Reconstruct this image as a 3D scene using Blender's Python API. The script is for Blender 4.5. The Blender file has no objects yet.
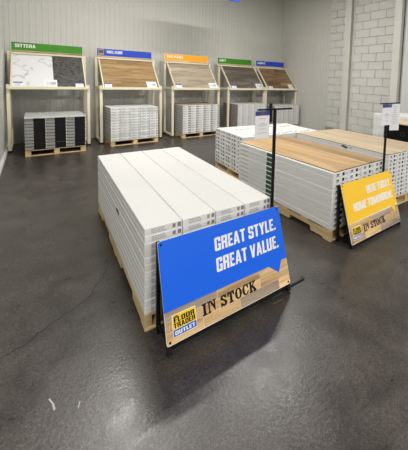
import bpy, bmesh, math, random
from mathutils import Vector, Matrix
random.seed(7)
sc = bpy.context.scene
COL = sc.collection

# ------------------------------------------------------------------ camera
F, CX, CY, YAW, PITCH, ROLL, EYE = 295.7356, 255.6678, 103.285, .6422, .079, -.0295, 1.5
IW, IH = 408, 450
def cam_axes():
    cy, sy, cp, sp = math.cos(YAW), math.sin(YAW), math.cos(PITCH), math.sin(PITCH)
    f = Vector((sy*cp, cy*cp, -sp)); r = Vector((cy, -sy, 0)); d = f.cross(r)
    cr, sr = math.cos(ROLL), math.sin(ROLL)
    return cr*r + sr*d, -sr*r + cr*d, f
_r, _d, _f = cam_axes()
cd = bpy.data.cameras.new('camera'); cam = bpy.data.objects.new('camera', cd); COL.objects.link(cam)
cd.sensor_fit = 'HORIZONTAL'; cd.sensor_width = 36; cd.lens = F/IW*36
cd.shift_x = (IW/2 - CX)/IW; cd.shift_y = (CY - IH/2)/IW
cd.clip_start = .02
m = Matrix.Identity(4)
for i in range(3):
    m[i][0], m[i][1], m[i][2] = _r[i], -_d[i], -_f[i]
m[2][3] = EYE
cam.matrix_world = m
sc.camera = cam

# ------------------------------------------------------------------ light and exposure
w = bpy.data.worlds.new('world'); sc.world = w; w.use_nodes = True
w.node_tree.nodes['Background'].inputs[0].default_value = (.9, .95, 1, 1)
w.node_tree.nodes['Background'].inputs[1].default_value = .05
vs = sc.view_settings
vs.view_transform = 'Standard'; vs.look = 'None'; vs.gamma = 1; vs.use_curve_mapping = False
vs.exposure = 0.45
sc.cycles.use_denoising = True
sc.cycles.max_bounces = 8
CEIL = 4.9
LAMP_Z = 4.35
# x, y, watts: rows of linear LED high bays
LAMPS = [(1.15, 4.7, 85), (3.65, 4.3, 85), (-2.4, 1.4, 60), (1.5, -4.4, 170), (5.0, -3.4, 170), (-2.6, -3.4, 170), (6.2, 1.2, 30)]

# ------------------------------------------------------------------ materials
MATS = {}
def nodes(name):
    mt = bpy.data.materials.new(name); mt.use_nodes = True
    nt = mt.node_tree
    return mt, nt, nt.nodes['Principled BSDF']
def N(nt, t, **kw):
    n = nt.nodes.new(t)
    for k, v in kw.items():
        setattr(n, k, v)
    return n
def plain(name, col, rough=.5, metal=0, var=.08, scale=12, rnd=0.0, bump=0.0, bscale=80, spec=.5):
    """base colour with soft noise, optional per-object variation and fine relief"""
    mt, nt, b = nodes(name); L = nt.links.new
    tc = N(nt, 'ShaderNodeTexCoord')
    nz = N(nt, 'ShaderNodeTexNoise'); nz.inputs['Scale'].default_value = scale; nz.inputs['Detail'].default_value = 4
    L(tc.outputs['Object'], nz.inputs['Vector'])
    mr = N(nt, 'ShaderNodeMapRange'); mr.inputs[3].default_value = 1-var; mr.inputs[4].default_value = 1+var
    L(nz.outputs['Fac'], mr.inputs[0])
    val = mr.outputs[0]
    if rnd:
        oi = N(nt, 'ShaderNodeObjectInfo')
        m2 = N(nt, 'ShaderNodeMapRange'); m2.inputs[3].default_value = 1-rnd; m2.inputs[4].default_value = 1+rnd*.4
        L(oi.outputs['Random'], m2.inputs[0])
        mu = N(nt, 'ShaderNodeMath', operation='MULTIPLY'); L(val, mu.inputs[0]); L(m2.outputs[0], mu.inputs[1]); val = mu.outputs[0]
    hs = N(nt, 'ShaderNodeHueSaturation'); hs.inputs['Color'].default_value = (*col, 1)
    L(val, hs.inputs['Value']); L(hs.outputs[0], b.inputs['Base Color'])
    b.inputs['Roughness'].default_value = rough; b.inputs['Metallic'].default_value = metal
    b.inputs['Specular IOR Level'].default_value = spec
    if bump:
        n2 = N(nt, 'ShaderNodeTexNoise'); n2.inputs['Scale'].default_value = bscale; L(tc.outputs['Object'], n2.inputs['Vector'])
        bp = N(nt, 'ShaderNodeBump'); bp.inputs['Strength'].default_value = bump; bp.inputs['Distance'].default_value = .002
        L(n2.outputs['Fac'], bp.inputs['Height']); L(bp.outputs[0], b.inputs['Normal'])
    MATS[name] = mt
    return mt
def wood(name, c1, c2, c3=None, axis=1, rough=.45, rnd=.25, scale=9, stretch=.09):
    """grain stretched along an axis; tone varies from plank to plank"""
    mt, nt, b = nodes(name); L = nt.links.new
    tc = N(nt, 'ShaderNodeTexCoord'); mp = N(nt, 'ShaderNodeMapping')
    s = [1, 1, 1]; s[axis] = stretch
    mp.inputs['Scale'].default_value = s
    oi = N(nt, 'ShaderNodeObjectInfo')
    mu = N(nt, 'ShaderNodeMath', operation='MULTIPLY'); mu.inputs[1].default_value = 37
    L(oi.outputs['Random'], mu.inputs[0]); L(tc.outputs['Object'], mp.inputs['Vector']); L(mu.outputs[0], mp.inputs['Location'])
    nz = N(nt, 'ShaderNodeTexNoise'); nz.inputs['Scale'].default_value = scale; nz.inputs['Detail'].default_value = 7
    nz.inputs['Roughness'].default_value = .65; nz.inputs['Distortion'].default_value = .6
    L(mp.outputs[0], nz.inputs['Vector'])
    cr = N(nt, 'ShaderNodeValToRGB')
    cr.color_ramp.elements[0].position = .32; cr.color_ramp.elements[0].color = (*c1, 1)
    cr.color_ramp.elements[1].position = .66; cr.color_ramp.elements[1].color = (*c2, 1)
    if c3:
        e = cr.color_ramp.elements.new(.5); e.color = (*c3, 1)
    L(nz.outputs['Fac'], cr.inputs[0])
    m2 = N(nt, 'ShaderNodeMapRange'); m2.inputs[3].default_value = 1-rnd; m2.inputs[4].default_value = 1+rnd*.5
    L(oi.outputs['Random'], m2.inputs[0])
    hs = N(nt, 'ShaderNodeHueSaturation'); L(cr.outputs[0], hs.inputs['Color']); L(m2.outputs[0], hs.inputs['Value'])
    L(hs.outputs[0], b.inputs['Base Color']); b.inputs['Roughness'].default_value = rough
    bp = N(nt, 'ShaderNodeBump'); bp.inputs['Strength'].default_value = .15; bp.inputs['Distance'].default_value = .001
    L(nz.outputs['Fac'], bp.inputs['Height']); L(bp.outputs[0], b.inputs['Normal'])
    MATS[name] = mt
    return mt
def emit(name, col, strength):
    mt, nt, b = nodes(name)
    b.inputs['Base Color'].default_value = (*col, 1)
    b.inputs['Emission Color'].default_value = (*col, 1); b.inputs['Emission Strength'].default_value = strength
    MATS[name] = mt; return mt
def S(r, g, b):      # sRGB 0-255 to linear
    f = lambda c: c/255/12.92 if c/255 <= .04045 else ((c/255+.055)/1.055)**2.4
    return (f(r), f(g), f(b))

plain('carton_white', (.67, .67, .655), .42, rnd=.03, var=.02, bump=.05)
plain('carton_side', (.70, .71, .69), .42, rnd=.05, var=.03, bump=.05)
plain('carton_end', (.80, .80, .79), .45, rnd=.06, var=.03)
plain('carton_grey_end', (.74, .75, .74), .5, rnd=.14, var=.05)
plain('carton_stone_end', (.33, .33, .31), .5, rnd=.15, var=.1)
plain('carton_brown_side', (.30, .25, .23), .6, rnd=.1)
plain('carton_dull_side', (.34, .34, .32), .55, rnd=.1)
plain('print_grey', (.22, .22, .22), .6)
plain('print_mid', (.36, .36, .36), .6)
plain('print_black', (.008, .008, .009), .6, spec=.2)
plain('print_green', (.02, .09, .035), .5)
plain('wrap_sheet', (.68, .69, .68), .25, var=.2, scale=6, bump=.2, bscale=20)
plain('cardboard', (.42, .33, .24), .7)
plain('cream_metal', (.82, .75, .57), .35, var=.03)
plain('black_metal', (.008, .008, .009), .45, var=.1, spec=.25)
plain('black_rubber', (.01, .01, .01), .7)
plain('black_cloth', (.008, .008, .008), .85, spec=.1)
plain('wall_metal', (.61, .605, .56), .55, var=.04, scale=1.2)
plain('wall_white', (.62, .63, .61), .5, var=.03, scale=2)
plain('steel_white', (.66, .655, .60), .4, var=.05, scale=5)
plain('block_paint', (.68, .675, .635), .55, rnd=.04, var=.06, scale=9, bump=.55, bscale=60)
plain('mortar', (.55, .55, .52), .8, var=.1)
plain('ceiling_paint', (.62, .62, .60), .7)
plain('far_wall', (.45, .45, .43), .7)
plain('curb', (.30, .30, .28), .7, var=.15)
plain('paper', (.86, .86, .88), .5, var=.02)
plain('paper_blue', S(40, 62, 150), .5)
plain('ink_faint', (.45, .46, .5), .6)
plain('sign_blue', S(8, 100, 236), .38, var=.02)
plain('sign_yellow', S(255, 204, 45), .38, var=.02)
plain('sign_white', (.88, .88, .88), .4, var=.01)
plain('logo_yellow', S(248, 208, 40), .4)
plain('logo_blue', S(35, 95, 190), .4)
plain('header_green', S(62, 140, 20), .4, var=.02)
plain('header_blue', S(28, 72, 200), .4, var=.02)
plain('header_orange', S(255, 178, 20), .4, var=.02)
plain('torn_brown', (.16, .08, .04), .8)
plain('crack', (.012, .011, .010), .8)
plain('chip', (.45, .44, .42), .7)
plain('pale_stripe', (.8, .8, .78), .4)
plain('lamp_housing', (.5, .5, .5), .4)
emit('lamp_diffuser', (1, .98, .94), 6)
wood('pallet_wood', (.50, .35, .17), (.74, .56, .31), axis=1, rough=.75, rnd=.2, scale=10, stretch=.15)
wood('hickory', (.36, .215, .095), (.60, .41, .215), axis=1, rnd=.34, scale=10)
wood('ash_oak', (.47, .36, .23), (.64, .52, .36), axis=1, rnd=.16, scale=11)
wood('honey_oak', (.20, .125, .055), (.50, .34, .16), (.38, .24, .11), axis=0, rnd=.25, scale=12, stretch=.11)
wood('pale_oak', (.30, .25, .18), (.58, .50, .38), (.46, .39, .29), axis=0, rnd=.22, scale=12, stretch=.11)
wood('grey_oak', (.075, .062, .05), (.22, .19, .155), (.14, .12, .095), axis=0, rnd=.3, scale=12, stretch=.11)
wood('brown_oak', (.10, .058, .028), (.36, .23, .12), (.22, .135, .068), axis=0, rnd=.3, scale=12, stretch=.11)
wood('print_wood', (.36, .19, .08), (.86, .62, .34), (.66, .43, .20), axis=0, rnd=.3, scale=16, stretch=.12)
wood('print_wood_dark', (.24, .17, .12), (.56, .44, .33), axis=0, rnd=.25, scale=14, stretch=.12)

def floor_mat():
    mt, nt, b = nodes('polished_concrete'); L = nt.links.new
    tc = N(nt, 'ShaderNodeTexCoord')
    def nz(scale, detail=5, rough=.6, dist=0):
        n = N(nt, 'ShaderNodeTexNoise'); n.inputs['Scale'].default_value = scale; n.inputs['Detail'].default_value = detail
        n.inputs['Roughness'].default_value = rough; n.inputs['Distortion'].default_value = dist
        L(tc.outputs['Object'], n.inputs['Vector']); return n.outputs['Fac']
    big, mid, fine, grit = nz(.9, 4, .6, .8), nz(5, 6, .65, .5), nz(55, 4), nz(130, 3)
    def mr(v, a, b_, c, d):
        m_ = N(nt, 'ShaderNodeMapRange'); L(v, m_.inputs[0])
        for i, x in enumerate((a, b_, c, d)): m_.inputs[1+i].default_value = x
        return m_.outputs[0]
    def mul(a, b_):
        m_ = N(nt, 'ShaderNodeMath', operation='MULTIPLY'); L(a, m_.inputs[0]); L(b_, m_.inputs[1]); return m_.outputs[0]
    v = mul(mul(mr(big, .3, .7, .62, 1.35), mr(mid, .3, .7, .7, 1.32)), mul(mr(fine, .3, .7, .65, 1.4), mr(grit, .4, .72, .7, 1.9)))
    hs = N(nt, 'ShaderNodeHueSaturation'); hs.inputs['Color'].default_value = (.047, .041, .0355, 1); L(v, hs.inputs['Value'])
    L(hs.outputs[0], b.inputs['Base Color'])
    L(mr(mid, .3, .7, .26, .40), b.inputs['Roughness'])
    b.inputs['Specular IOR Level'].default_value = .5
    bp = N(nt, 'ShaderNodeBump'); bp.inputs['Strength'].default_value = .45; bp.inputs['Distance'].default_value = .002
    L(fine, bp.inputs['Height']); L(bp.outputs[0], b.inputs['Normal'])
    MATS['floor'] = mt
floor_mat()
def marble_mat(name, base, vein, scale, width, rough):
    mt, nt, b = nodes(name); L = nt.links.new
    tc = N(nt, 'ShaderNodeTexCoord')
    n1 = N(nt, 'ShaderNodeTexNoise'); n1.inputs['Scale'].default_value = scale; n1.inputs['Detail'].default_value = 5; n1.inputs['Distortion'].default_value = 1.2
    L(tc.outputs['Object'], n1.inputs['Vector'])
    s = N(nt, 'ShaderNodeMath', operation='SUBTRACT'); s.inputs[1].default_value = .5; L(n1.outputs['Fac'], s.inputs[0])
    a = N(nt, 'ShaderNodeMath', operation='ABSOLUTE'); L(s.outputs[0], a.inputs[0])
    cr = N(nt, 'ShaderNodeValToRGB'); cr.color_ramp.elements[0].position = 0; cr.color_ramp.elements[0].color = (*vein, 1)
    cr.color_ramp.elements[1].position = width; cr.color_ramp.elements[1].color = (*base, 1)
    L(a.outputs[0], cr.inputs[0]); L(cr.outputs[0], b.inputs['Base Color']); b.inputs['Roughness'].default_value = rough
    MATS[name] = mt
marble_mat('white_marble', (.80, .80, .81), (.48, .48, .50), 1.1, .014, .3)
marble_mat('dark_stone', (.036, .035, .032), (.12, .115, .105), 9.0, .14, .45)

# ------------------------------------------------------------------ mesh helpers
class MB:
    """collects shapes (faces carry a material slot) and builds one mesh object"""
    def __init__(s): s.v, s.f, s.m = [], [], []
    def box(s, x0, x1, y0, y1, z0, z1, mi=0, M=None):
        b = len(s.v)
        for z in (z0, z1):
            for (x, y) in ((x0, y0), (x1, y0), (x1, y1), (x0, y1)):
                p = Vector((x, y, z)); s.v.append(M @ p if M else p)
        for q in ((3,2,1,0), (4,5,6,7), (0,1,5,4), (1,2,6,5), (2,3,7,6), (3,0,4,7)):
            s.f.append([b+i for i in q]); s.m.append(mi)
        return s
    def prism(s, poly, axis, a, b_, mi=0, M=None):
        """closed outline of (p,q) pairs extruded along an axis: 0 -> (y,z), 1 -> (x,z), 2 -> (x,y)"""
        n = len(poly); b = len(s.v)
        for t in (a, b_):
            for (p, q) in poly:
                v = {0: Vector((t, p, q)), 1: Vector((p, t, q)), 2: Vector((p, q, t))}[axis]
                s.v.append(M @ v if M else v)
        fs = [list(range(b, b+n))[::-1], list(range(b+n, b+2*n))]
        for i in range(n): fs.append([b+i, b+(i+1) % n, b+n+(i+1) % n, b+n+i])
        if axis == 1: fs = [f[::-1] for f in fs]
        s.f += fs; s.m += [mi]*len(fs)
        return s
    def bar(s, p, q, w, h, mi=0):
        """rectangular bar from p to q, width w (sideways) and height h"""
        p, q = Vector(p), Vector(q); d = (q-p); L = d.length; d.normalize()
        up = Vector((0, 0, 1)) if abs(d.z) < .95 else Vector((0, 1, 0))
        r = d.cross(up).normalized(); u = r.cross(d)
        M = Matrix((r, d, u)).transposed().to_4x4(); M.translation = p
        return s.box(-w/2, w/2, 0, L, -h/2, h/2, mi, M)
    def tube(s, p, q, r, n=10, mi=0):
        p, q = Vector(p), Vector(q); d = (q-p).normalized()
        up = Vector((0, 0, 1)) if abs(d.z) < .95 else Vector((1, 0, 0))
        a = d.cross(up).normalized(); c = a.cross(d); b = len(s.v)
        for t in (p, q):
            for i in range(n):
                an = 2*math.pi*i/n; s.v.append(t + a*r*math.cos(an) + c*r*math.sin(an))
        s.f += [list(range(b, b+n)), list(range(b+n, b+2*n))[::-1]] + [[b+i, b+n+i, b+n+(i+1) % n, b+(i+1) % n] for i in range(n)]
        s.m += [mi]*(n+2)
        return s
    def mesh(s, name, mats, bevel=0, smooth=False):
        me = bpy.data.meshes.new(name); me.from_pydata([tuple(v) for v in s.v], [], s.f)
        for mt in mats: me.materials.append(MATS[mt])
        for p, mi in zip(me.polygons, s.m): p.material_index = mi
        bm = bmesh.new(); bm.from_mesh(me); bmesh.ops.recalc_face_normals(bm, faces=bm.faces)
        if bevel: bmesh.ops.bevel(bm, geom=list(bm.edges), offset=bevel, segments=1, affect='EDGES', clamp_overlap=True)
        bm.to_mesh(me); bm.free(); me.update()
        return me
    def build(s, name, mats, parent=None, bevel=0, loc=None, rz=0):
        if isinstance(mats, str): mats = [mats]
        return place(s.mesh(name, mats, bevel), name, parent, loc, rz)
def place(me, name, parent=None, loc=None, rz=0):
    o = bpy.data.objects.new(name, me); COL.objects.link(o)
    if loc: o.location = loc
    o.rotation_euler = (0, 0, rz)
    if parent: o.parent = parent
    return o
def thing(name, label, cat, loc=(0, 0, 0), rz=0, group=None):
    o = bpy.data.objects.new(name, None); COL.objects.link(o); o.empty_display_size = .1
    o.location = loc; o.rotation_euler = (0, 0, rz)
    return tag(o, label, cat, group)
def tag(o, label, cat, group=None):
    o['label'] = label; o['category'] = cat
    if group: o['group'] = group
    return o
def struct(o): o['kind'] = 'structure'; return o

def glyphs():
    """heavy condensed capitals: advance width and a list of convex outlines in a 1-high box"""
    w, st, tk = .54, .2, .17
    r = lambda x0, x1, y0, y1: [(x0, y0), (x1, y0), (x1, y1), (x0, y1)]
    def ring(w, left=True, c=.09):
        k = c if left else 0
        o = [(k, 0), (w-c, 0), (w, c), (w, 1-c), (w-c, 1), (k, 1), (0, 1-k), (0, k)]
        j = .03; i = [(st+(j if left else 0), tk), (w-st-j, tk), (w-st, tk+j), (w-st, 1-tk-j), (w-st-j, 1-tk), (st+(j if left else 0), 1-tk), (st, 1-tk-(j if left else 0)), (st, tk+(j if left else 0))]
        return [[o[n], o[(n+1) % 8], i[(n+1) % 8], i[n]] for n in range(8)]
    L_, Rt, T, B = r(0, st, 0, 1), r(w-st, w, 0, 1), r(0, w, 1-tk, 1), r(0, w, 0, tk)
    Tc = [(0, 1-tk), (w, 1-tk), (w, .93), (w-.07, 1), (.07, 1), (0, .93)]
    Bc = [(0, .07), (.07, 0), (w-.07, 0), (w, .07), (w, tk), (0, tk)]
    mid = lambda x0, x1, y=.5, h=.16: r(x0, x1, y-h/2, y+h/2)
    G = {
     'A': (.6, [[(0, 0), (.19, 0), (.37, 1), (.19, 1)], [(.41, 0), (.6, 0), (.41, 1), (.23, 1)], r(.14, .46, .19, .33)]),
     'C': (w, [r(0, st, .06, .94), Tc, Bc, r(w-st, w, .64, .93), r(w-st, w, .07, .36)]),
     'D': (w, ring(w, False)), 'E': (.44, [L_, r(0, .44, 1-tk, 1), r(0, .44, 0, tk), mid(0, .4)]),
     'F': (.43, [L_, r(0, .43, 1-tk, 1), mid(0, .4, .5)]),
     'G': (w, [r(0, st, .06, .94), Tc, Bc, r(w-st, w, .66, .93), r(w-st, w, .0, .52), r(.29, w, .38, .52)]),
     'H': (w, [L_, Rt, mid(0, w)]), 'I': (st, [L_]),
     'K': (w, [L_, [(st, .38), (st, .6), (.34, 1), (w, 1)], [(.2, .5), (.32, .66), (w, 0), (.33, 0)]]),
     'L': (.42, [L_, r(0, .42, 0, tk)]),
     'M': (.74, [r(0, .18, 0, 1), r(.56, .74, 0, 1), [(0, 1), (.2, 1), (.44, 0), (.3, 0)], [(.54, 1), (.74, 1), (.44, 0), (.3, 0)]]),
     'N': (.56, [r(0, .18, 0, 1), r(.38, .56, 0, 1), [(0, 1), (.19, 1), (.56, 0), (.37, 0)]]),
     'O': (w, ring(w)), 'P': (w, [L_, r(0, w-.03, 1-tk, 1), mid(0, w-.03, .48), r(w-st, w, .42, .97)]),
     'R': (w, [L_, r(0, w-.03, 1-tk, 1), mid(0, w-.03, .5), r(w-st, w, .54, .97), r(w-st-.01, w, 0, .45)]),
     'S': (w, [Tc, Bc, [(0, .93), (0, .55), (.1, .45), (st, .6), (st, .93)], [(w, .07), (w, .45), (w-.1, .55), (w-st, .4), (w-st, .07)],
               [(0, .55), (.12, .42), (w, .45), (w-.12, .58)], r(w-st, w, .68, .93), r(0, st, .07, .32)]),
     'T': (.5, [r(0, .5, 1-tk, 1), r(.15, .35, 0, 1)]),
     'U': (w, [r(0, st, .06, 1), r(w-st, w, .06, 1), Bc]),
     'V': (.58, [[(0, 1), (.19, 1), (.37, 0), (.19, 0)], [(.39, 1), (.58, 1), (.39, 0), (.21, 0)]]),
     'W': (.84, [[(0, 1), (.18, 1), (.32, 0), (.14, 0)], [(.34, 1), (.5, 1), (.32, 0), (.17, 0)], [(.34, 1), (.5, 1), (.67, 0), (.52, 0)], [(.66, 1), (.84, 1), (.7, 0), (.52, 0)]]),
     'Y': (.56, [r(.18, .38, 0, .5), [(0, 1), (.2, 1), (.38, .45), (.18, .45)], [(.36, 1), (.56, 1), (.38, .45), (.18, .45)]]),
     '.': (.18, [r(0, .18, 0, .18)]), ' ': (.18, [])}
    return G
GLYPHS = glyphs()
def text_mesh(name, txt, wd, ht, mat, shear=0, depth=.0006):
    """flat lettering fitted into wd x ht, lower-left corner at the origin, in the XY plane"""
    mb = MB(); x = 0; polys = []
    for ch in txt:
        a, ps = GLYPHS[ch]
        polys += [[(x+u+shear*v, v) for u, v in p] for p in ps]; x += a+.075
    k = wd/(x-.075+shear)
    for n, p in enumerate(polys): mb.prism([(u*k, v*ht) for u, v in p], 2, 0, depth + (n % 3)*.00003)
    return mb.mesh(name, [mat])
def bake(me, M):
    me.transform(M); me.update(); return me

# ------------------------------------------------------------------ the room
XL, XR, YB, YF, XFAR = -.47, 7.05, 7.95, -8.0, -5.0
o = MB().box(XFAR, XR+.2, YF, YB+.2, -.1, 0).build('floor', 'floor'); struct(o); floor = o
struct(MB().box(XFAR-.2, XR+.3, YF-.2, YB+.3, CEIL, CEIL+.1).build('ceiling', 'ceiling_paint'))

def ribbed(length, mirror=False):
    """profile of vertical metal siding: flat pans with small raised ribs, (along, depth) pairs"""
    pts = []; p = 0
    while p < length:
        pts += [(p, 0), (p+.06, 0), (p+.07, .006), (p+.09, .006), (p+.1, 0)]
        p += .11
    return [q for q in pts if q[0] <= length] + [(length, 0)]
def siding(name, a, b, fixed, axis, sgn):
    mb = MB(); pr = ribbed(b-a)
    poly = [(a+t, fixed - sgn*d) for t, d in pr] + [(b, fixed+sgn*.12), (a, fixed+sgn*.12)]
    if axis == 1: poly = [(y, x) for x, y in poly]
    mb.prism(poly, 2, 0, CEIL)
    return struct(mb.build(name, 'wall_metal'))
siding('wall_back', XL-.1, XR, YB, 0, 1)
siding('wall_right', 5.82, YB, XR, 1, 1)
# masonry part of the right wall: each block its own piece set in recessed mortar
wm = struct(MB().box(XR+.02, XR+.2, 3.66, 5.82, 0, CEIL).build('wall_right_masonry', 'mortar'))
BH, BL = .2145, .43
meshes = {}
row = 0; z = .13
while z < CEIL-.05:
    y = 5.82 - (BL if row % 2 == 0 else BL/2)
    yhi = 5.82
    while yhi > 3.67:
        ylo = max(y, 3.66); z1 = min(z+BH, CEIL)
        L_ = round(yhi-ylo, 3)
        if L_ > .03:
            key = (L_, round(z1-z, 3))
            if key not in meshes:
                meshes[key] = MB().box(0, .1, .004, L_-.004, .0035, z1-z-.0035).mesh('block', ['block_paint'], .005)
            place(meshes[key], 'block', wm, (XR-.012+random.uniform(-.004, .003), ylo, z))
        yhi = ylo; y = ylo-BL
    row += 1; z += BH
struct(MB().prism([(XR-.05, 0), (XR+.05, 0), (XR+.05, .17), (XR-.035, .17), (XR-.05, .155)], 1, 3.66, 5.82).build('baseboard_right', 'curb'))
struct(MB().box(XR-.03, XR+.2, YF, 3.64, 0, CEIL).build('wall_right_panel', 'wall_white'))
def column(name, y0, y1):
    yc = (y0+y1)/2
    mb = MB().box(XR-.19, XR-.178, y0, y1, 0, CEIL).box(XR-.03, XR-.0175, y0, y1, 0, CEIL).box(XR-.178, XR-.03, yc-.006, yc+.006, 0, CEIL)
    mb.box(XR-.21, XR-.02, y0-.04, y1+.04, 0, .02)
    return struct(mb.build(name, 'steel_white'))
column('trim_1', 5.00, 5.18); column('trim_2', 3.62, 3.79)
struct(MB().box(XL-.12, XL, 4.7, YB, 0, CEIL).build('wall_left', 'wall_white'))
struct(MB().prism([(XL, 0), (XL+.035, 0), (XL+.035, .05), (XL+.012, .075), (XL, .075)], 1, 4.7, YB).build('baseboard_left', 'wall_white'))
struct(MB().box(XFAR, XL-.12, 4.7, 4.82, 0, CEIL).build('wall_left_return', 'far_wall'))
struct(MB().box(XFAR-.1, XFAR, YF, 4.82, 0, CEIL).build('wall_left_far', 'far_wall'))
struct(MB().box(XFAR, XR+.2, YF-.1, YF, 0, CEIL).build('wall_front', 'far_wall'))

# marks on the floor: hairline crack and chipped spots
def floor_line(name, pts, wd, mat, hgt=.0006):
    mb = MB()
    for a, b in zip(pts[:-1], pts[1:]):
        mb.bar((*a, hgt/2), (*b, hgt/2), wd*random.uniform(.6, 1.3), hgt)
    return mb.build(name, mat, floor)
way = [(-.30, 1.93), (-.181, 1.94), (-.078, 1.961), (.019, 2.039), (.144, 2.091), (.263, 2.167), (.352, 2.326), (.43, 2.44)]
pts = []
for a, b in zip(way[:-1], way[1:]):
    for k in range(5): pts.append((a[0]+(b[0]-a[0])*k/5+random.uniform(-.006, .006), a[1]+(b[1]-a[1])*k/5+random.uniform(-.008, .008)))
floor_line('crack', pts, .0035, 'crack')
floor_line('scratch', [(.018, 1.553), (.032, 1.517), (.036, 1.484)], .006, 'chip')
floor_line('scratch', [(.132, 1.462), (.122, 1.434)], .005, 'chip')

# ------------------------------------------------------------------ lamps
for i, (lx, ly, wt) in enumerate(LAMPS):
    where = ['above the near white stack', 'above the right hand stacks', 'over the open floor on the left', 'behind the camera',
             'behind the camera at right', 'behind the camera at far left', 'over the right hand aisle'][i]
    t = thing('ceiling_light', 'long white linear LED ceiling light hanging ' + where, 'ceiling light', (lx, ly, LAMP_Z), 0, 'linear ceiling lights')
    MB().box(-.62, .62, -.10, .10, .012, .07).build('housing', 'lamp_housing', t, .006)
    MB().box(-.58, .58, -.08, .08, .004, .012).build('diffuser', 'lamp_diffuser', t)
    for sx in (-.5, .5): MB().tube((sx, 0, .07), (sx, 0, CEIL-LAMP_Z), .003, 6).build('wire', 'black_metal', t)
    ld = bpy.data.lights.new('lamp_glow', 'AREA'); ld.shape = 'RECTANGLE'; ld.size = 1.15; ld.size_y = .14; ld.energy = wt; ld.color = (1, .975, .93)
    lo = bpy.data.objects.new('lamp_glow', ld); COL.objects.link(lo); lo.location = (0, 0, -.004); lo.parent = t

# ------------------------------------------------------------------ pallets
def pallet(label, loc, rz, W, L, H=.11, along='y', nb=7, sw=.042, bt=.016):
    """stringers run along local y (or x); origin at a corner, so the load shares it"""
    t = thing('wooden_pallet', label, 'pallet', loc, rz, 'wooden pallets')
    if along == 'y': w_, l_ = W, L; R = Matrix.Identity(4)
    else:
        w_, l_ = L, W; R = Matrix.Translation((0, L, 0)) @ Matrix.Rotation(-math.pi/2, 4, 'Z')
    sh0, sh1 = bt, H-bt
    n0, n1 = .16*l_, .36*l_
    pro = [(0.01, sh0), (n0, sh0), (n0+.012, sh0+.045), (n1-.012, sh0+.045), (n1, sh0), (l_-n1, sh0), (l_-n1+.012, sh0+.045), (l_-n0-.012, sh0+.045),
           (l_-n0, sh0), (l_-.01, sh0), (l_-.01, sh1), (.01, sh1)]
    for k in range(3):
        x = [.0, w_/2-sw/2, w_-sw][k]
        o = MB().prism(pro, 0, x, x+sw, 0, R).build('stringer', 'pallet_wood', t)
    bw = .095
    for k in range(nb):
        y = k*(l_-bw)/(nb-1)
        MB().box(0, w_, y, y+bw, sh1, H-.0005, 0, R).build('deck_board', 'pallet_wood', t, .002)
    for y in (0, (l_-bw)/2, l_-bw):
        MB().box(0, w_, y, y+bw, 0, bt, 0, R).build('bottom_board', 'pallet_wood', t, .002)
    return t

ORD = ['first', 'second', 'third', 'fourth', 'fifth', 'sixth', 'seventh', 'eighth', 'ninth', 'tenth', 'eleventh', 'twelfth', 'thirteenth']
def carton_mesh(W, L, H, mats, bevel=.003):
    """length along y: ends use slot 0, sides slot 1, top and bottom slot 2"""
    mb = MB().box(0, W, 0, L, 0, H)
    mb.m = [2, 2, 0, 1, 0, 1]
    return mb.mesh('flooring_carton', mats, bevel)
def end_print(kind, W, H, mats=('print_grey', 'print_black', 'print_mid')):
    """printed marks lying on the near end of a carton"""
    mb = MB(); e = .0007
    def q(x0, x1, z0, z1, mi): mb.box(x0*W, x1*W, -e, .0002, z0*H, z1*H, mi)
    if kind == 'text':
        for z0 in (.2, .42, .66):
            x = .17
            while x < .5:
                d = random.uniform(.02, .07); q(x, x+d, z0, z0+.12, 2); x += d+.012
        q(.72, .80, .22, .78, 2); q(.86, .95, .2, .8, 0)
        for k in range(5): q(.73+k*.014, .736+k*.014, .25, .75, 0)
    elif kind == 'marks':
        q(.18, .38, .26, .40, 0); q(.22, .38, .48, .70, 1); q(.60, .74, .24, .78, 1); q(.8, .95, .42, .56, 0)
    elif kind == 'small':
        q(.08, .5, .28, .42, 0); q(.08, .3, .58, .7, 2); q(.7, .92, .3, .72, 1); q(0, .03, 0, 1, 0)
    elif kind == 'faint':
        q(.1, .6, .3, .45, 2); q(.1, .4, .6, .72, 2); q(.75, .92, .3, .7, 2)
    elif kind == 'half':
        q(.41, .965, 0, 1, 1); q(.05, .36, .42, .52, 0); q(0, .41, .0, .17, 1); q(.965, 1, .5, .95, 3)
    mats = list(mats) + ['sign_white']
    return mb.mesh('printed_label', mats)
def stuff(o): o['kind'] = 'stuff'; return o
def stack(loc, rz, cols, rows, W, L, H, z0, mats, kind, lab, group, jit=.004, extra=None, bevel=.003, skip=None, name='flooring_carton', gap=.0035):
    """cartons stacked cols x rows, ends facing local -y; loc is the near left corner on the floor"""
    cm = carton_mesh(W-gap, L, H-.0006, mats, bevel)
    pms = [end_print(kind, W, H) for _ in range(3)]
    R = Matrix.Rotation(rz, 4, 'Z')
    for r in range(rows):
        jr = random.uniform(-jit, jit)*.6
        for c in range(cols):
            if skip and skip(rows-1-r, c): continue
            dx = -abs(jr) if c == 0 else abs(jr) if c == cols-1 else 0
            p = R @ Vector((c*W + dx, random.uniform(0, jit)*1.2, z0 + r*H)) + Vector(loc)
            o = place(cm, name, None, p, rz)
            tag(o, lab(rows-1-r, c), 'carton', group)
            stuff(place(random.choice(pms), 'printed_label', o))
            if extra: extra(o, rows-1-r, c)
def lab_fn(desc, place_):
    def f(r, c):
        lay = 'top layer' if r == 0 else ORD[r] + ' layer down'
        return '%s flooring carton, %s, %s column, %s' % (desc, lay, ORD[c], place_)
    return f

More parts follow.
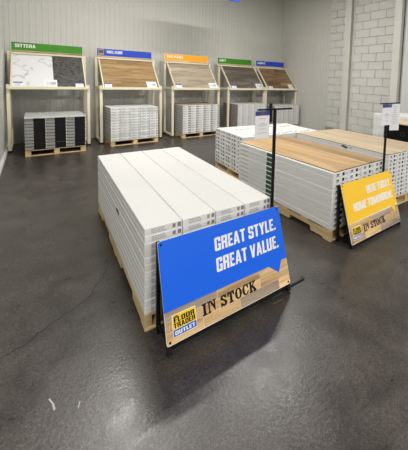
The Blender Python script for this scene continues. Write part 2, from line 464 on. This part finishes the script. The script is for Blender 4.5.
# ---- near stack behind the blue sign
S1 = (.4847, 1.668, 0); A1 = -.0245; W1, L1 = .228, 1.875
pallet('wooden pallet under the near white carton stack', S1, A1, W1*4, L1+.01, .1077)
def x1(o, r, c):
    if c == 0 and r == 4:
        mb = MB()
        mb.prism([(.735, .008), (.75, .030), (.79, .040), (.835, .034), (.845, .014), (.80, .003)], 0, -.0012, .0005)
        mb.prism([(.73, .010), (.742, .042), (.756, .042), (.75, .006)], 0, -.004, .0005)
        mb.build('tear', 'torn_brown', o)
stack(S1, A1, 4, 12, W1, L1, .5203/12, .1077, ['carton_end', 'carton_side', 'carton_white'], 'text',
      lab_fn('white', 'near stack behind blue sign'), 'cartons of the near stack', .004, extra=x1, skip=lambda r, c: c in (1, 2) and r > 3)

# ---- stack behind the yellow sign, warm wood sheet on top
S2 = (2.188, 1.694, 0); A2 = .0163; W2, L2 = .227, 1.53
pallet('notched wooden pallet under the stack behind the yellow sign', S2, A2, W2*4, L2+.01, .1161, nb=6)
def strip(o, H, L, ya, yb, mats=('print_green', 'pale_stripe')):
    mb = MB()
    mb.box(-.0012, .0003, L*ya, L*yb, H*.12, H*.88, 0).box(-.0012, .0003, L*(ya)-.07, L*ya-.035, H*.3, H*.95, 1)
    mb.box(-.001, .0003, L*.86, L*.97, H*.45, H*.58, 2)
    return stuff(mb.build('side_print', [*mats, 'print_mid'], o))
_sp = []
def x2(o, r, c):
    if c: return
    if not _sp: _sp.append(strip(o, .0543, L2, .55, .625).data)
    else: stuff(place(_sp[0], 'side_print', o))
stack(S2, A2, 4, 10, W2, L2, .543/10, .1161, ['carton_end', 'carton_side', 'carton_white'], 'marks',
      lab_fn('white', 'stack behind yellow sign'), 'cartons of the stack behind the yellow sign', .005, extra=x2, skip=lambda r, c: c in (1, 2) and r > 3)
def top_sheet(label, loc, rz, W, L, mat, n, T=.009):
    t = thing('plank_sheet', label, 'flooring panel', loc, rz)
    MB().box(0, W, 0, L, 0, T*.45).build('backing', 'print_black', t)
    pw = W/n
    me = MB().box(.0008, pw-.0008, .002, L-.002, T*.45, T).mesh('plank', [mat], .0008)
    for k in range(n): place(me, 'plank', t, (k*pw, 0, 0))
    return t
def loc_on(S_, A_, x, y, z):
    v = Matrix.Rotation(A_, 3, 'Z') @ Vector((x, y, z)); return (S_[0]+v.x, S_[1]+v.y, S_[2]+v.z)
top_sheet('warm honey wood plank sheet on the stack behind yellow sign', loc_on(S2, A2, .035, .01, .6591), A2, .85, 1.55, 'hickory', 6)

# ---- stack with the pale plank sheet at the right
def x3(o, r, c):
    if r == 0 and c == 0:
        stuff(MB().prism([(.60, .004), (.66, .012), (.70, .030), (.665, .046), (.62, .040), (.575, .024)], 0, -.0014, .0003).prism([(.52, .02), (.55, .03), (.55, .04), (.52, .03)], 0, -.0014, .0003).build('side_print', 'print_green', o))
S3 = (3.32, 1.79, 0); A3 = -.034; W3, L3 = .19, 1.58
pallet('wooden pallet under the stack with pale planks', S3, A3, W3*5, L3+.01, .115, nb=6)
stack(S3, A3, 5, 11, W3, L3, .545/11, .115, ['carton_end', 'carton_side', 'carton_white'], 'marks',
      lab_fn('white', 'stack topped with pale planks'), 'cartons of the stack with pale planks', .006, extra=x3)
top_sheet('pale ash wood plank sheet on the right hand stack', loc_on(S3, A3, .0, .01, .660), A3, .95, 1.58, 'ash_oak', 8)

# ---- white stack behind, carton ends facing left
D4 = .92; A4 = -.073
fl = Vector((2.45, 4.39, 0)) - Matrix.Rotation(A4, 3, 'Z') @ Vector((0, D4, 0))
W4, L4 = D4/5, 1.5
# local frame turned so that local -y faces the world -x side
A4r = A4 - math.pi/2
S4 = tuple(fl + Matrix.Rotation(A4, 3, 'Z') @ Vector((0, D4, 0)))
pallet('wooden pallet under the white stack farther back', S4, A4r, D4, L4+.01, .11)
_lf = []
def leaf_print(o, r, c):
    if r or c not in (1, 4): return
    if not _lf:
        mb = MB()
        for k in range(16):
            cx, cy = W4*(.5+.2*math.sin(k*1.1)), .25+k*.075
            a = k*1.9; ln, wd = .075, .03
            pts = [(cx+ln*u*math.cos(a)-wd*v*math.sin(a), cy+ln*u*math.sin(a)+wd*v*math.cos(a)) for u, v in ((-.5, 0), (-.1, .6), (.5, 0), (-.1, -.6))]
            mb.prism(pts, 2, H4-.001, H4+.0002)
        _lf.append(stuff(mb.build('leaf_print', 'print_green', o)).data)
    else: stuff(place(_lf[0], 'leaf_print', o))
H4 = .556/9
stack(S4, A4r, 5, 9, W4, L4, H4, .11, ['carton_end', 'carton_side', 'carton_white'], 'marks',
      lab_fn('white', 'open-topped stack farther back'), 'cartons of the open-topped stack', .007, extra=leaf_print)

# ------------------------------------------------------------------ in-stock signs
def grow(poly, d):
    """move every edge of a closed outline outwards by d"""
    n = len(poly); A = sum(poly[i][0]*poly[(i+1) % n][1]-poly[(i+1) % n][0]*poly[i][1] for i in range(n))
    sg = 1 if A > 0 else -1; out = []
    for i in range(n):
        p0, p1, p2 = (Vector(poly[(i+k) % n]) for k in (-1, 0, 1))
        e1, e2 = (p1-p0).normalized(), (p2-p1).normalized()
        n1, n2 = Vector((e1.y, -e1.x))*sg, Vector((e2.y, -e2.x))*sg
        q = p1 + (n1+n2)*(d/max(.5, 1+n1.dot(n2)))
        out.append((q.x, q.y))
    return out
def stencil(txt, wd, ht):
    """slab stencil capitals, each a few separate polygons, fitted into wd x ht"""
    G = {
     'I': (.5, [[(0,0),(.5,0),(.5,.1),(0,.1)], [(0,.9),(.5,.9),(.5,1),(0,1)], [(.13,.13),(.37,.13),(.37,.87),(.13,.87)]]),
     'N': (.95, [[(0,0),(.32,0),(.32,.09),(0,.09)], [(.1,.12),(.22,.12),(.22,.85),(.1,.85)], [(0,.9),(.3,.9),(.85,.0),(.85,.32),(.42,1),(0,1)],
                 [(.62,.9),(.95,.9),(.95,1),(.62,1)], [(.73,.38),(.85,.22),(.85,.88),(.73,.88)]]),
     'S': (.72, [[(0,0),(.1,0),(.14,.1),(.34,0),(.34,.14),(.16,.3),(.0,.34)], [(.38,0),(.6,.05),(.72,.2),(.72,.36),(.5,.52),(.2,.72),(.14,.66),(.46,.36),(.48,.2),(.38,.12)],
                 [(.34,1),(.12,.94),(.0,.8),(.0,.66),(.16,.54),(.24,.66),(.22,.82),(.34,.89)], [(.38,1),(.56,.92),(.62,1),(.7,1),(.7,.68),(.58,.7),(.38,.88)]]),
     'T': (.85, [[(.18,0),(.67,0),(.67,.1),(.18,.1)], [(.3,.13),(.55,.13),(.55,.97),(.3,.97)], [(0,1),(.26,1),(.26,.9),(.12,.64),(0,.64)], [(.59,1),(.85,1),(.85,.64),(.73,.64),(.59,.9)]]),
     'O': (.85, [[(.39,0),(.39,.1),(.28,.2),(.24,.5),(.28,.8),(.39,.9),(.39,1),(.15,.9),(0,.65),(0,.35),(.15,.1)],
                 [(.46,0),(.7,.1),(.85,.35),(.85,.65),(.7,.9),(.46,1),(.46,.9),(.57,.8),(.61,.5),(.57,.2),(.46,.1)]]),
     'C': (.8, [[(.39,0),(.39,.1),(.28,.2),(.24,.5),(.28,.8),(.39,.9),(.39,1),(.15,.9),(0,.65),(0,.35),(.15,.1)],
                [(.46,0),(.7,.08),(.8,.32),(.7,.32),(.58,.14),(.46,.1)], [(.46,1),(.6,.94),(.68,1),(.78,1),(.78,.62),(.68,.62),(.58,.84),(.46,.9)]]),
     'K': (.92, [[(0,0),(.42,0),(.42,.1),(0,.1)], [(.1,.13),(.33,.13),(.33,.87),(.1,.87)], [(0,.9),(.42,.9),(.42,1),(0,1)],
                 [(.37,.42),(.37,.56),(.62,.9),(.52,.9),(.52,1),(.9,1),(.9,.9),(.78,.9),(.52,.56)], [(.56,.55),(.42,.4),(.62,.1),(.54,.1),(.54,0),(.92,0),(.92,.1)]]),
     ' ': (.35, [])}
    x = 0; polys = []
    for ch in txt:
        a, ps = G[ch]
        for p in ps: polys.append([(x+u, v) for u, v in p])
        x += a+.13
    k = wd/(x-.13)
    return [[(u*k, v*ht) for u, v in grow(p, .022)] for p in polys]

def rounded(x0, x1, y0, y1, r, n=4):
    out = []
    for cx, cy, a0 in ((x1-r, y1-r, 0), (x0+r, y1-r, 90), (x0+r, y0+r, 180), (x1-r, y0+r, 270)):
        for i in range(n+1):
            a = math.radians(a0+90*i/n); out.append((cx+r*math.cos(a), cy+r*math.sin(a)))
    return out
def sale_sign(label, x0, x1, yb, zb, yt, zt, back, mat, bubble, lines, rz=0):
    W = x1-x0; Hh = math.hypot(yt-yb, zt-zb)
    t = thing('floor_sign', label, 'sign', (x0, yb, 0), rz, 'A-frame floor signs')
    tilt = math.atan2(zt-zb, yt-yb)
    # panel frame: local x across, local y up the panel, local z out of its face
    M = Matrix.Translation((0, 0, zb)) @ Matrix.Rotation(tilt, 4, 'X')
    T = .006
    board = MB().prism(rounded(0, W, 0, Hh, .012), 2, -T, 0, 0, M).build('board', 'sign_white', t)
    def add(name, mb, mt, par=board): return mb.build(name, mt, par)
    # printed plank band along the bottom
    k = 0; yy = .0; hs = [.062, .055, .058]
    rnd = random.Random(3)
    for h in hs:
        x = 0; 
        while x < W-.01:
            l = rnd.uniform(.16, .42); xe = min(W, x+l)
            if W-xe < .08: xe = W
            a, b = max(x+.0008, .002), min(xe-.0008, W-.002)
            add('printed_plank', MB().box(a, b, max(yy, .002)+.0006, yy+h-.0006, 0, .0005, 0, M), 'print_wood_dark' if rnd.random() < .22 else 'print_wood')
            x = xe
        yy += h
    P = [(u*W, v*Hh) for u, v in bubble]
    add('colour_field', MB().prism(P, 2, .0002, .0011, 0, M), mat)
    for (txt, s0, s1, t0, t1) in lines:
        me = bake(text_mesh('slogan', txt, (s1-s0)*W, (t1-t0)*Hh, 'sign_white', shear=.06), M @ Matrix.Translation((s0*W, t0*Hh, .0012)))
        stuff(place(me, 'slogan', board))
    mb = MB()
    for p in stencil('IN STOCK', .43*W, .115*Hh): mb.prism([(u+.245*W, v+.118*Hh) for u, v in p], 2, .0006, .0011, 0, M)
    stuff(add('stencil_lettering', mb, 'print_black'))
    # store emblem: yellow field over a blue bar
    lx0, lx1, ly0, ly1 = .043*W, .2*W, .055*Hh, .262*Hh
    lg = add('emblem', MB().box(lx0, lx1, ly0, ly1, .0006, .001, 0, M), 'sign_white')
    yb_ = ly0+(ly1-ly0)*.34; g = .003
    add('emblem_field', MB().box(lx0+g, lx1-g, yb_, ly1-g, .001, .0014, 0, M), 'logo_yellow', lg)
    add('emblem_bar', MB().box(lx0+g, lx1-g, ly0+g, yb_-.002, .001, .0014, 0, M), 'logo_blue', lg)
    lw = lx1-lx0; lh = ly1-yb_
    for txt, a, b, c, d, mt in (('THE', .06, .26, .78, .9, 'print_black'), ('FLOOR', .07, .93, .44, .8, 'print_black'), ('TRADER', .05, .95, .06, .4, 'print_black')):
        me = bake(text_mesh('emblem_lettering', txt, (b-a)*lw, (d-c)*lh, mt), M @ Matrix.Translation((lx0+a*lw, yb_+c*lh, .0015)))
        stuff(place(me, 'emblem_lettering', lg))
    bh = yb_-ly0
    me = bake(text_mesh('emblem_lettering', 'OUTLET', lw*.84, bh*.5, 'sign_white'), M @ Matrix.Translation((lx0+.08*lw, ly0+.25*bh, .0015)))
    stuff(place(me, 'emblem_lettering', lg))
    for u, v in ((.02, .03), (.98, .03), (.02, .965), (.98, .965)):
        p = M @ Vector((u*W, v*Hh, 0)); q = M @ Vector((u*W, v*Hh, .004))
        add('bolt', MB().tube(p, q, .0065, 10), 'black_metal', t)
    # black A-frame
    top = M @ Vector((0, Hh*.985, -T-.012)); 
    low = M @ Vector((0, -(zb+.02)/math.sin(tilt)+.03, -T-.012)); low.z = max(low.z, .006)
    for x in (.014, W-.014):
        MB().bar((x, low.y, low.z), (x, top.y, top.z), .026, .022).build('front_leg', 'black_metal', t)
        MB().bar((x, back, 0), (x, top.y+.012, top.z), .022, .018).build('back_leg', 'black_metal', t)
        MB().bar((x, .012, .055), (x, back, .055), .012, .016).build('side_brace', 'black_metal', t)
    ym, zm = M @ Vector((0, .01, -T-.012)), None
    MB().bar((.014, ym.y, zb-.018), (W-.014, ym.y, zb-.018), .02, .036).build('cross_rail', 'black_metal', t)
    MB().bar((.014, top.y, top.z-.012), (W-.014, top.y, top.z-.012), .016, .02).build('cross_rail', 'black_metal', t)
    return t
sale_sign('blue leaning floor sign reading GREAT STYLE GREAT VALUE', .533, 1.433, 1.438, .058, 1.602, .568, .183, 'sign_blue',
          [(0, .31), (.815, .305), (.905, .19), (.945, .322), (1, .32), (1, .985), (.985, 1), (.015, 1), (0, .985)],
          [('GREAT STYLE.', .385, .945, .712, .858), ('GREAT VALUE.', .38, .945, .487, .637)])
sale_sign('yellow leaning floor sign reading HERE TODAY HOME TOMORROW', 2.25, 3.105, 1.499, .042, 1.655, .555, .168, 'sign_yellow',
          [(0, .33), (.85, .345), (.918, .21), (.955, .36), (1, .36), (1, .985), (.985, 1), (.015, 1), (0, .985)],
          [('HERE TODAY.', .43, .955, .715, .855), ('HOME TOMORROW.', .135, .95, .49, .63)])

# ------------------------------------------------------------------ price poles with hanging cards
def price_pole(label, x, y, top, x0, x1, zb, foot):
    t = thing('price_pole', label, 'sign pole', (x, y, 0))
    MB().tube((0, 0, .008), (0, 0, top), .0125, 12).build('post', 'black_metal', t)
    MB().bar((x0-x, 0, zb), (x1-x, 0, zb), .014, .012).build('crossbar', 'black_metal', t)
    MB().box(*foot, 0, .01).box(-.012, .012, foot[2], .012, 0, .01).build('foot', 'black_metal', t)
    return t
def hang_card(label, x0, x1, y, z0, z1, rz=0, band=True, rough_lines=6):
    t = thing('price_card', label, 'price card', ((x0+x1)/2, y, z0), rz, 'hanging price cards')
    w2, h = (x1-x0)/2, z1-z0
    MB().box(-w2, w2, -.001, .001, 0, h).build('card', 'paper', t)
    if band:
        MB().box(-w2, w2, -.0016, -.001, h*.84, h).build('blue_band', 'paper_blue', t)
        MB().box(-w2*.3, w2*.3, -.0021, -.0016, h*.86, h*.98).build('emblem', 'torn_brown', t)
    r = random.Random(int(x0*100))
    mb = MB()
    zs = [.72, .55, .5, .45, .34, .2] if band else [.9-k*.08 for k in range(9)]
    for z in zs:
        a = r.uniform(.2, .7)*w2
        mb.box(-a, a, -.0016, -.001, h*z, h*(z+.018))
    stuff(mb.build('printed_lines', 'ink_faint', t))
    return t
price_pole('tall black price pole behind the blue sign', 1.388, 1.618, 1.30, 1.232, 1.552, 1.293, (-.20, .215, -.155, -.143))
hang_card('blue topped price card hanging beside the near black pole', 1.200, 1.324, 1.604, 1.093, 1.285)
t = thing('sign_clip', 'small black upright clip on the near price pole crossbar', 'clip', (1.358, 1.618, 1.20))
MB().box(-.012, .012, .008, .02, 0, .135).build('plate', 'black_metal', t, .002)
price_pole('black price pole behind the yellow sign', 3.005, 1.674, 1.298, 2.868, 3.255, 1.291, (-.2, .2, -.11, -.098))
hang_card('blue topped price card on the pole behind yellow sign', 2.882, 3.060, 1.656, 1.062, 1.285)
hang_card('plain white price sheet hanging tilted behind the yellow sign', 3.105, 3.225, 1.672, .99, 1.283, -.38, False)

# ------------------------------------------------------------------ display racks along the back wall
YR, YH = 7.14, 7.70
ZS = 1.235
def rack(x0, x1, hx0, hx1, hmat, text, planks, label, emblem=False):
    t = thing('display_rack', label, 'display rack', ((x0+x1)/2, YR, 0), 0, 'sloped sample display racks')
    hw = (x1-x0)/2+.024; c = (x0+x1)/2; p = .056; D = YH-YR
    zt = 1.865
    for s in (-1, 1):
        x = s*hw - (p/2)*s
        MB().box(x-p/2, x+p/2, -p/2, p/2, .03, ZS+.05).build('front_post', 'cream_metal', t, .004)
        MB().box(x-p/2, x+p/2, D-p/2, D+p/2, .03, zt+.06).build('rear_post', 'cream_metal', t, .004)
        MB().box(x-p/2, x+p/2, p/2, D-p/2, .03, .075).build('base_rail', 'cream_metal', t, .003)
        MB().box(x-p/2, x+p/2, p/2, D-p/2, ZS-.03, ZS+.015).build('side_rail', 'cream_metal', t, .003)
        for yy in (0, D): MB().box(x-p/2-.004, x+p/2+.004, yy-p/2-.004, yy+p/2+.004, 0, .03).build('foot', 'black_rubber', t, .004)
        MB().bar((x-s*.045, -.06, ZS-.012), (x-s*.045, D-.04, zt), .022, .05).build('slope_rail', 'cream_metal', t)
    MB().box(-hw+p, hw-p, D-.02, D+.02, ZS-.05, ZS-.01).build('rear_rail', 'cream_metal', t)
    MB().box(-hw+.02, hw-.02, -.085, -.06, ZS-.04, ZS+.015).build('ledge', 'cream_metal', t, .003)
    # sloped sample board
    ya, za, yb_, zb_ = -.055, ZS-.005, D-.045, zt-.0
    tilt = math.atan2(zb_-za, yb_-ya); Ls = math.hypot(zb_-za, yb_-ya)
    M = Matrix.Translation((0, ya, za)) @ Matrix.Rotation(tilt, 4, 'X')
    bw = hw-.086
    board = MB().box(-bw, bw, 0, Ls, -.018, 0, 0, M).build('sample_board', 'print_black', t)
    if planks == 'stone':
        xm = -bw+2*bw*.545
        MB().box(-bw, xm, 0, Ls, 0, .008, 0, M).build('tile', 'white_marble', board)
        MB().box(xm, bw, 0, Ls*.5, 0, .008, 0, M).build('tile', 'dark_stone', board)
        MB().box(xm, bw, Ls*.5+.003, Ls, 0, .008, 0, M).build('tile', 'dark_stone', board)
    else:
        n = 6; ph = Ls/n; r = random.Random(int(x0*50))
        for k in range(n):
            xs = [-bw, bw] if k % 2 == 0 else [-bw, -bw+2*bw*r.uniform(.3, .7), bw]
            for a, b in zip(xs[:-1], xs[1:]):
                MB().box(a+.001, b-.001, k*ph+.001, (k+1)*ph-.001, 0, .008, 0, M).build('plank', planks, board)
    # header board
    h0, h1 = hx0-c, hx1-c
    hd = MB().box(h0, h1, D-.065, D-.04, 1.915, 2.118).build('header_board', 'sign_white', t)
    MB().box(h0+.004, h1-.004, D-.067, D-.065, 1.952, 2.114).build('header_field', hmat, hd)
    MB().box(h0+.004, h1-.004, D-.067, D-.065, 1.917, 1.948).build('header_plank_print', 'print_wood', hd)
    MB().bar((h0, D-.05, 1.895), (h1, D-.05, 1.895), .05, .03).build('top_rail', 'cream_metal', t)
    xo = h0+.06
    X90 = Matrix.Rotation(math.pi/2, 4, 'X')
    if emblem:
        MB().box(h0+.025, h0+.145, D-.069, D-.067, 1.966, 2.098).build('emblem', 'cardboard', hd)
        MB().box(h0+.035, h0+.135, D-.070, D-.069, 2.01, 2.075).build('emblem_mark', 'torn_brown', hd)
        xo = h0+.20
    me = bake(text_mesh('header_lettering', text[0], text[1], .068, 'sign_white'), Matrix.Translation((xo, D-.067, 2.012)) @ X90)
    stuff(place(me, 'header_lettering', hd))
    return t, M @ Vector((0, .0, .012)), tilt, c
RK = [(-.4056, .9064, -.361, .868, 'header_green', ('SITTERA', .33), 'stone', 'cream rack with green header holding white marble and dark stone samples', False),
      (1.1402, 2.4479, 1.1494, 2.3827, 'header_blue', ('VINYL FLOOR', .34), 'honey_oak', 'cream rack with blue emblem header and honey oak planks', True),
      (2.7441, 4.0503, 2.7147, 3.9686, 'header_orange', ('VINYL PLANKS', .44), 'pale_oak', 'cream rack with orange header and pale oak planks', False),
      (4.365, 5.650, 4.2807, 5.5034, 'header_green', ('LAMINATE', .22), 'grey_oak', 'cream rack with green header and dark grey oak planks', False),
      (5.715, 7.0, 5.6734, 6.8705, 'header_blue', ('LAMINATE', .32), 'brown_oak', 'cream rack with blue header and brown oak planks in the corner', False)]
CARDS = [[(-.325, .14, 1, 'blue topped price card at left of the marble sample'), (.14, .22, 0, 'wide white price card between the marble and stone samples'), (.675, .14, 1, 'small price card at the foot of the dark stone sample')],
         [(1.22, .14, 1, 'price card at left foot of the honey oak planks'), (2.12, .23, 0, 'wide price card at right foot of the honey oak planks')],
         [(2.83, .15, 1, 'price card at left foot of the pale oak planks'), (3.76, .23, 0, 'price card at right foot of the pale oak planks')],
         [(4.46, .16, 1, 'price card at left foot of the dark grey planks'), (5.33, .23, 0, 'price card at right foot of the dark grey planks')],
         [(5.81, .16, 1, 'price card at left foot of the brown oak planks'), (6.66, .2, 0, 'price card at right foot of the brown oak planks')]]
for i, r_ in enumerate(RK):
    t, base, tilt, c = rack(*r_)
    for (cx, cw, band, lb) in CARDS[i]:
        ht = .19 if not band else .125
        ct = thing('price_card', lb, 'price card', (cx, YR+base.y, base.z+.001), 0, 'price cards on the racks')
        M = Matrix.Rotation(tilt, 4, 'X')
        cdm = MB().box(0, cw, 0, ht, 0, .002, 0, M).build('card', 'paper', ct)
        if band: MB().box(0, cw, ht*.8, ht, .002, .0026, 0, M).build('blue_band', 'paper_blue', ct)
        mb = MB()
        for z in (.25, .45, .62): mb.box(cw*.15, cw*.8, ht*z, ht*(z+.06), .002, .0026, 0, M)
        if not band: mb.box(cw*.55, cw*.9, ht*.35, ht*.7, .002, .0027, 0, M)
        stuff(mb.build('printed_lines', 'ink_faint', ct))

# cartons on pallets under the racks: x, y, rotation, columns, rows, width, depth, height, materials, print
def rack_load(nm, x, y, rz, cols, rows, Wt, depth, top, mats, kind, desc, plab, name='flooring_carton'):
    S_ = (x, y, 0)
    pallet(plab, S_, rz, Wt, depth+.01, .11, nb=5, sw=.085, bt=.009)
    stack(S_, rz, cols, rows, Wt/cols, depth, (top-.11)/rows, .11, mats, kind, lab_fn(desc, nm), 'cartons ' + nm, .006, bevel=.003, name=name)
rack_load('under marble sample rack', -.168, 6.61, 0, 3, 10, .95, .92, .70, ['carton_stone_end', 'carton_dull_side', 'carton_grey_end'], 'half',
          'black and grey', 'wooden pallet under the black and grey tile cartons', 'tile_carton')
o = MB().box(-.17, .785, 6.605, 7.54, .7005, .712).prism([(6.603, .690), (6.606, .690), (6.606, .713), (6.603, .713)], 0, -.17, .785).build('cover_sheet', 'wrap_sheet')
tag(o, 'pale plastic cover sheet over the tile cartons under marble rack', 'cover sheet')
rack_load('under honey oak rack', 1.262, 6.745, .055, 5, 12, 1.02, .88, .818, ['carton_grey_end', 'carton_dull_side', 'carton_end'], 'faint',
          'pale grey', 'wooden pallet under the honey oak rack')
rack_load('under pale oak rack', 2.90, 6.85, .045, 5, 12, 1.06, .78, .815, ['carton_end', 'carton_dull_side', 'cardboard'], 'small',
          'white printed', 'wooden pallet under the pale oak rack')
# the two farthest loads: too many and too small to pick apart, one joined object
pallet('wooden pallet under the grey oak rack', (4.50, 6.83, 0), 0, 1.02, .82, .11, nb=5, sw=.085, bt=.009)
pallet('wooden pallet under the brown oak corner rack', (5.83, 6.83, 0), 0, 1.05, .82, .11, nb=5, sw=.085, bt=.009)
mb = MB()
for x0, cols, rows, Wt, top, sm in ((4.50, 5, 12, 1.02, .80, 1), (5.83, 5, 11, 1.05, .725, 2)):
    cw, ch = Wt/cols, (top-.11)/rows
    for r in range(rows):
        for c in range(cols):
            xa, za, ya = x0+c*cw+.0015, .11+r*ch, 6.83+random.uniform(0, .008)
            k = len(mb.m); mb.box(xa, xa+cw-.003, ya, ya+.80, za+.001, za+ch-.001)
            mb.m[k:k+6] = [3, 3, 0, sm, 0, sm]
            for u0, u1, v0, v1, mi in ((.1, .45, .3, .42, 4), (.1, .3, .58, .7, 4), (.72, .9, .35, .7, 5)):
                mb.box(xa+u0*cw, xa+u1*cw, ya-.0007, ya+.0002, za+v0*ch, za+v1*ch, mi)
o = mb.build('stacked_cartons', ['carton_end', 'carton_brown_side', 'carton_dull_side', 'carton_white', 'print_mid', 'print_grey'])
tag(o, 'white flooring cartons stacked under the two racks nearest the corner', 'cartons'); stuff(o)

# ------------------------------------------------------------------ right edge: black display table and cartons behind it
t = thing('display_table', 'black draped display table with wooden plank top at right edge', 'display table', (4.47, 1.5, 0))
MB().box(0, .78, 0, 1.03, 0, .872).build('black_drape', 'black_cloth', t, .012)
mb = MB().box(-.012, .79, -.01, 1.04, .872, .882).build('top_backing', 'print_black', t)
me = MB().box(.001, .131, 0, 1.03, .882, .892).mesh('plank', ['ash_oak'], .001)
for k in range(6): place(me, 'plank', t, (-.006+k*.132, 0, 0))
mb = MB()
for k in range(24):
    a = 2*math.pi*k/24; b = 2*math.pi*(k+1)/24
    mb.bar((-.0015, .72+.03*math.cos(a), .74+.03*math.sin(a)), (-.0015, .72+.03*math.cos(b), .74+.03*math.sin(b)), .002, .003)
mb.build('round_emblem', 'print_green', t)
t = thing('price_card', 'small white card standing on the black display table', 'price card', (5.0, 2.18, .893))
M = Matrix.Rotation(.18, 4, 'X')
MB().box(0, .16, 0, .002, 0, .15, 0, M).build('card', 'paper', t); MB().box(0, .16, .055, .057, 0, .15, 0, Matrix.Translation((0, .0, 0)) @ Matrix.Rotation(-.18, 4, 'X')).build('back_flap', 'paper', t)
SB = (5.5, 2.35, 0)
pallet('wooden pallet behind the black display table', SB, 0, .7, 1.0, .11, nb=5, sw=.085, bt=.009)
stack(SB, 0, 1, 9, .7, .98, .79/9, .11, ['carton_end', 'carton_end', 'carton_white'], 'faint',
      lab_fn('white', 'stack behind black display table'), 'cartons behind the black display table', .012)

# hanging blue sign, only its lower corner in view
t = thing('hanging_sign', 'blue sign hanging from the ceiling at the top edge', 'sign', (3.45, 6.0, 3.31))
MB().box(-.46, .46, -.006, .006, 0, .4).build('board', 'header_blue', t, .003)
for x in (-.4, .4): MB().tube((x, 0, .4), (x, 0, CEIL-3.31), .002, 6).build('wire', 'black_metal', t)
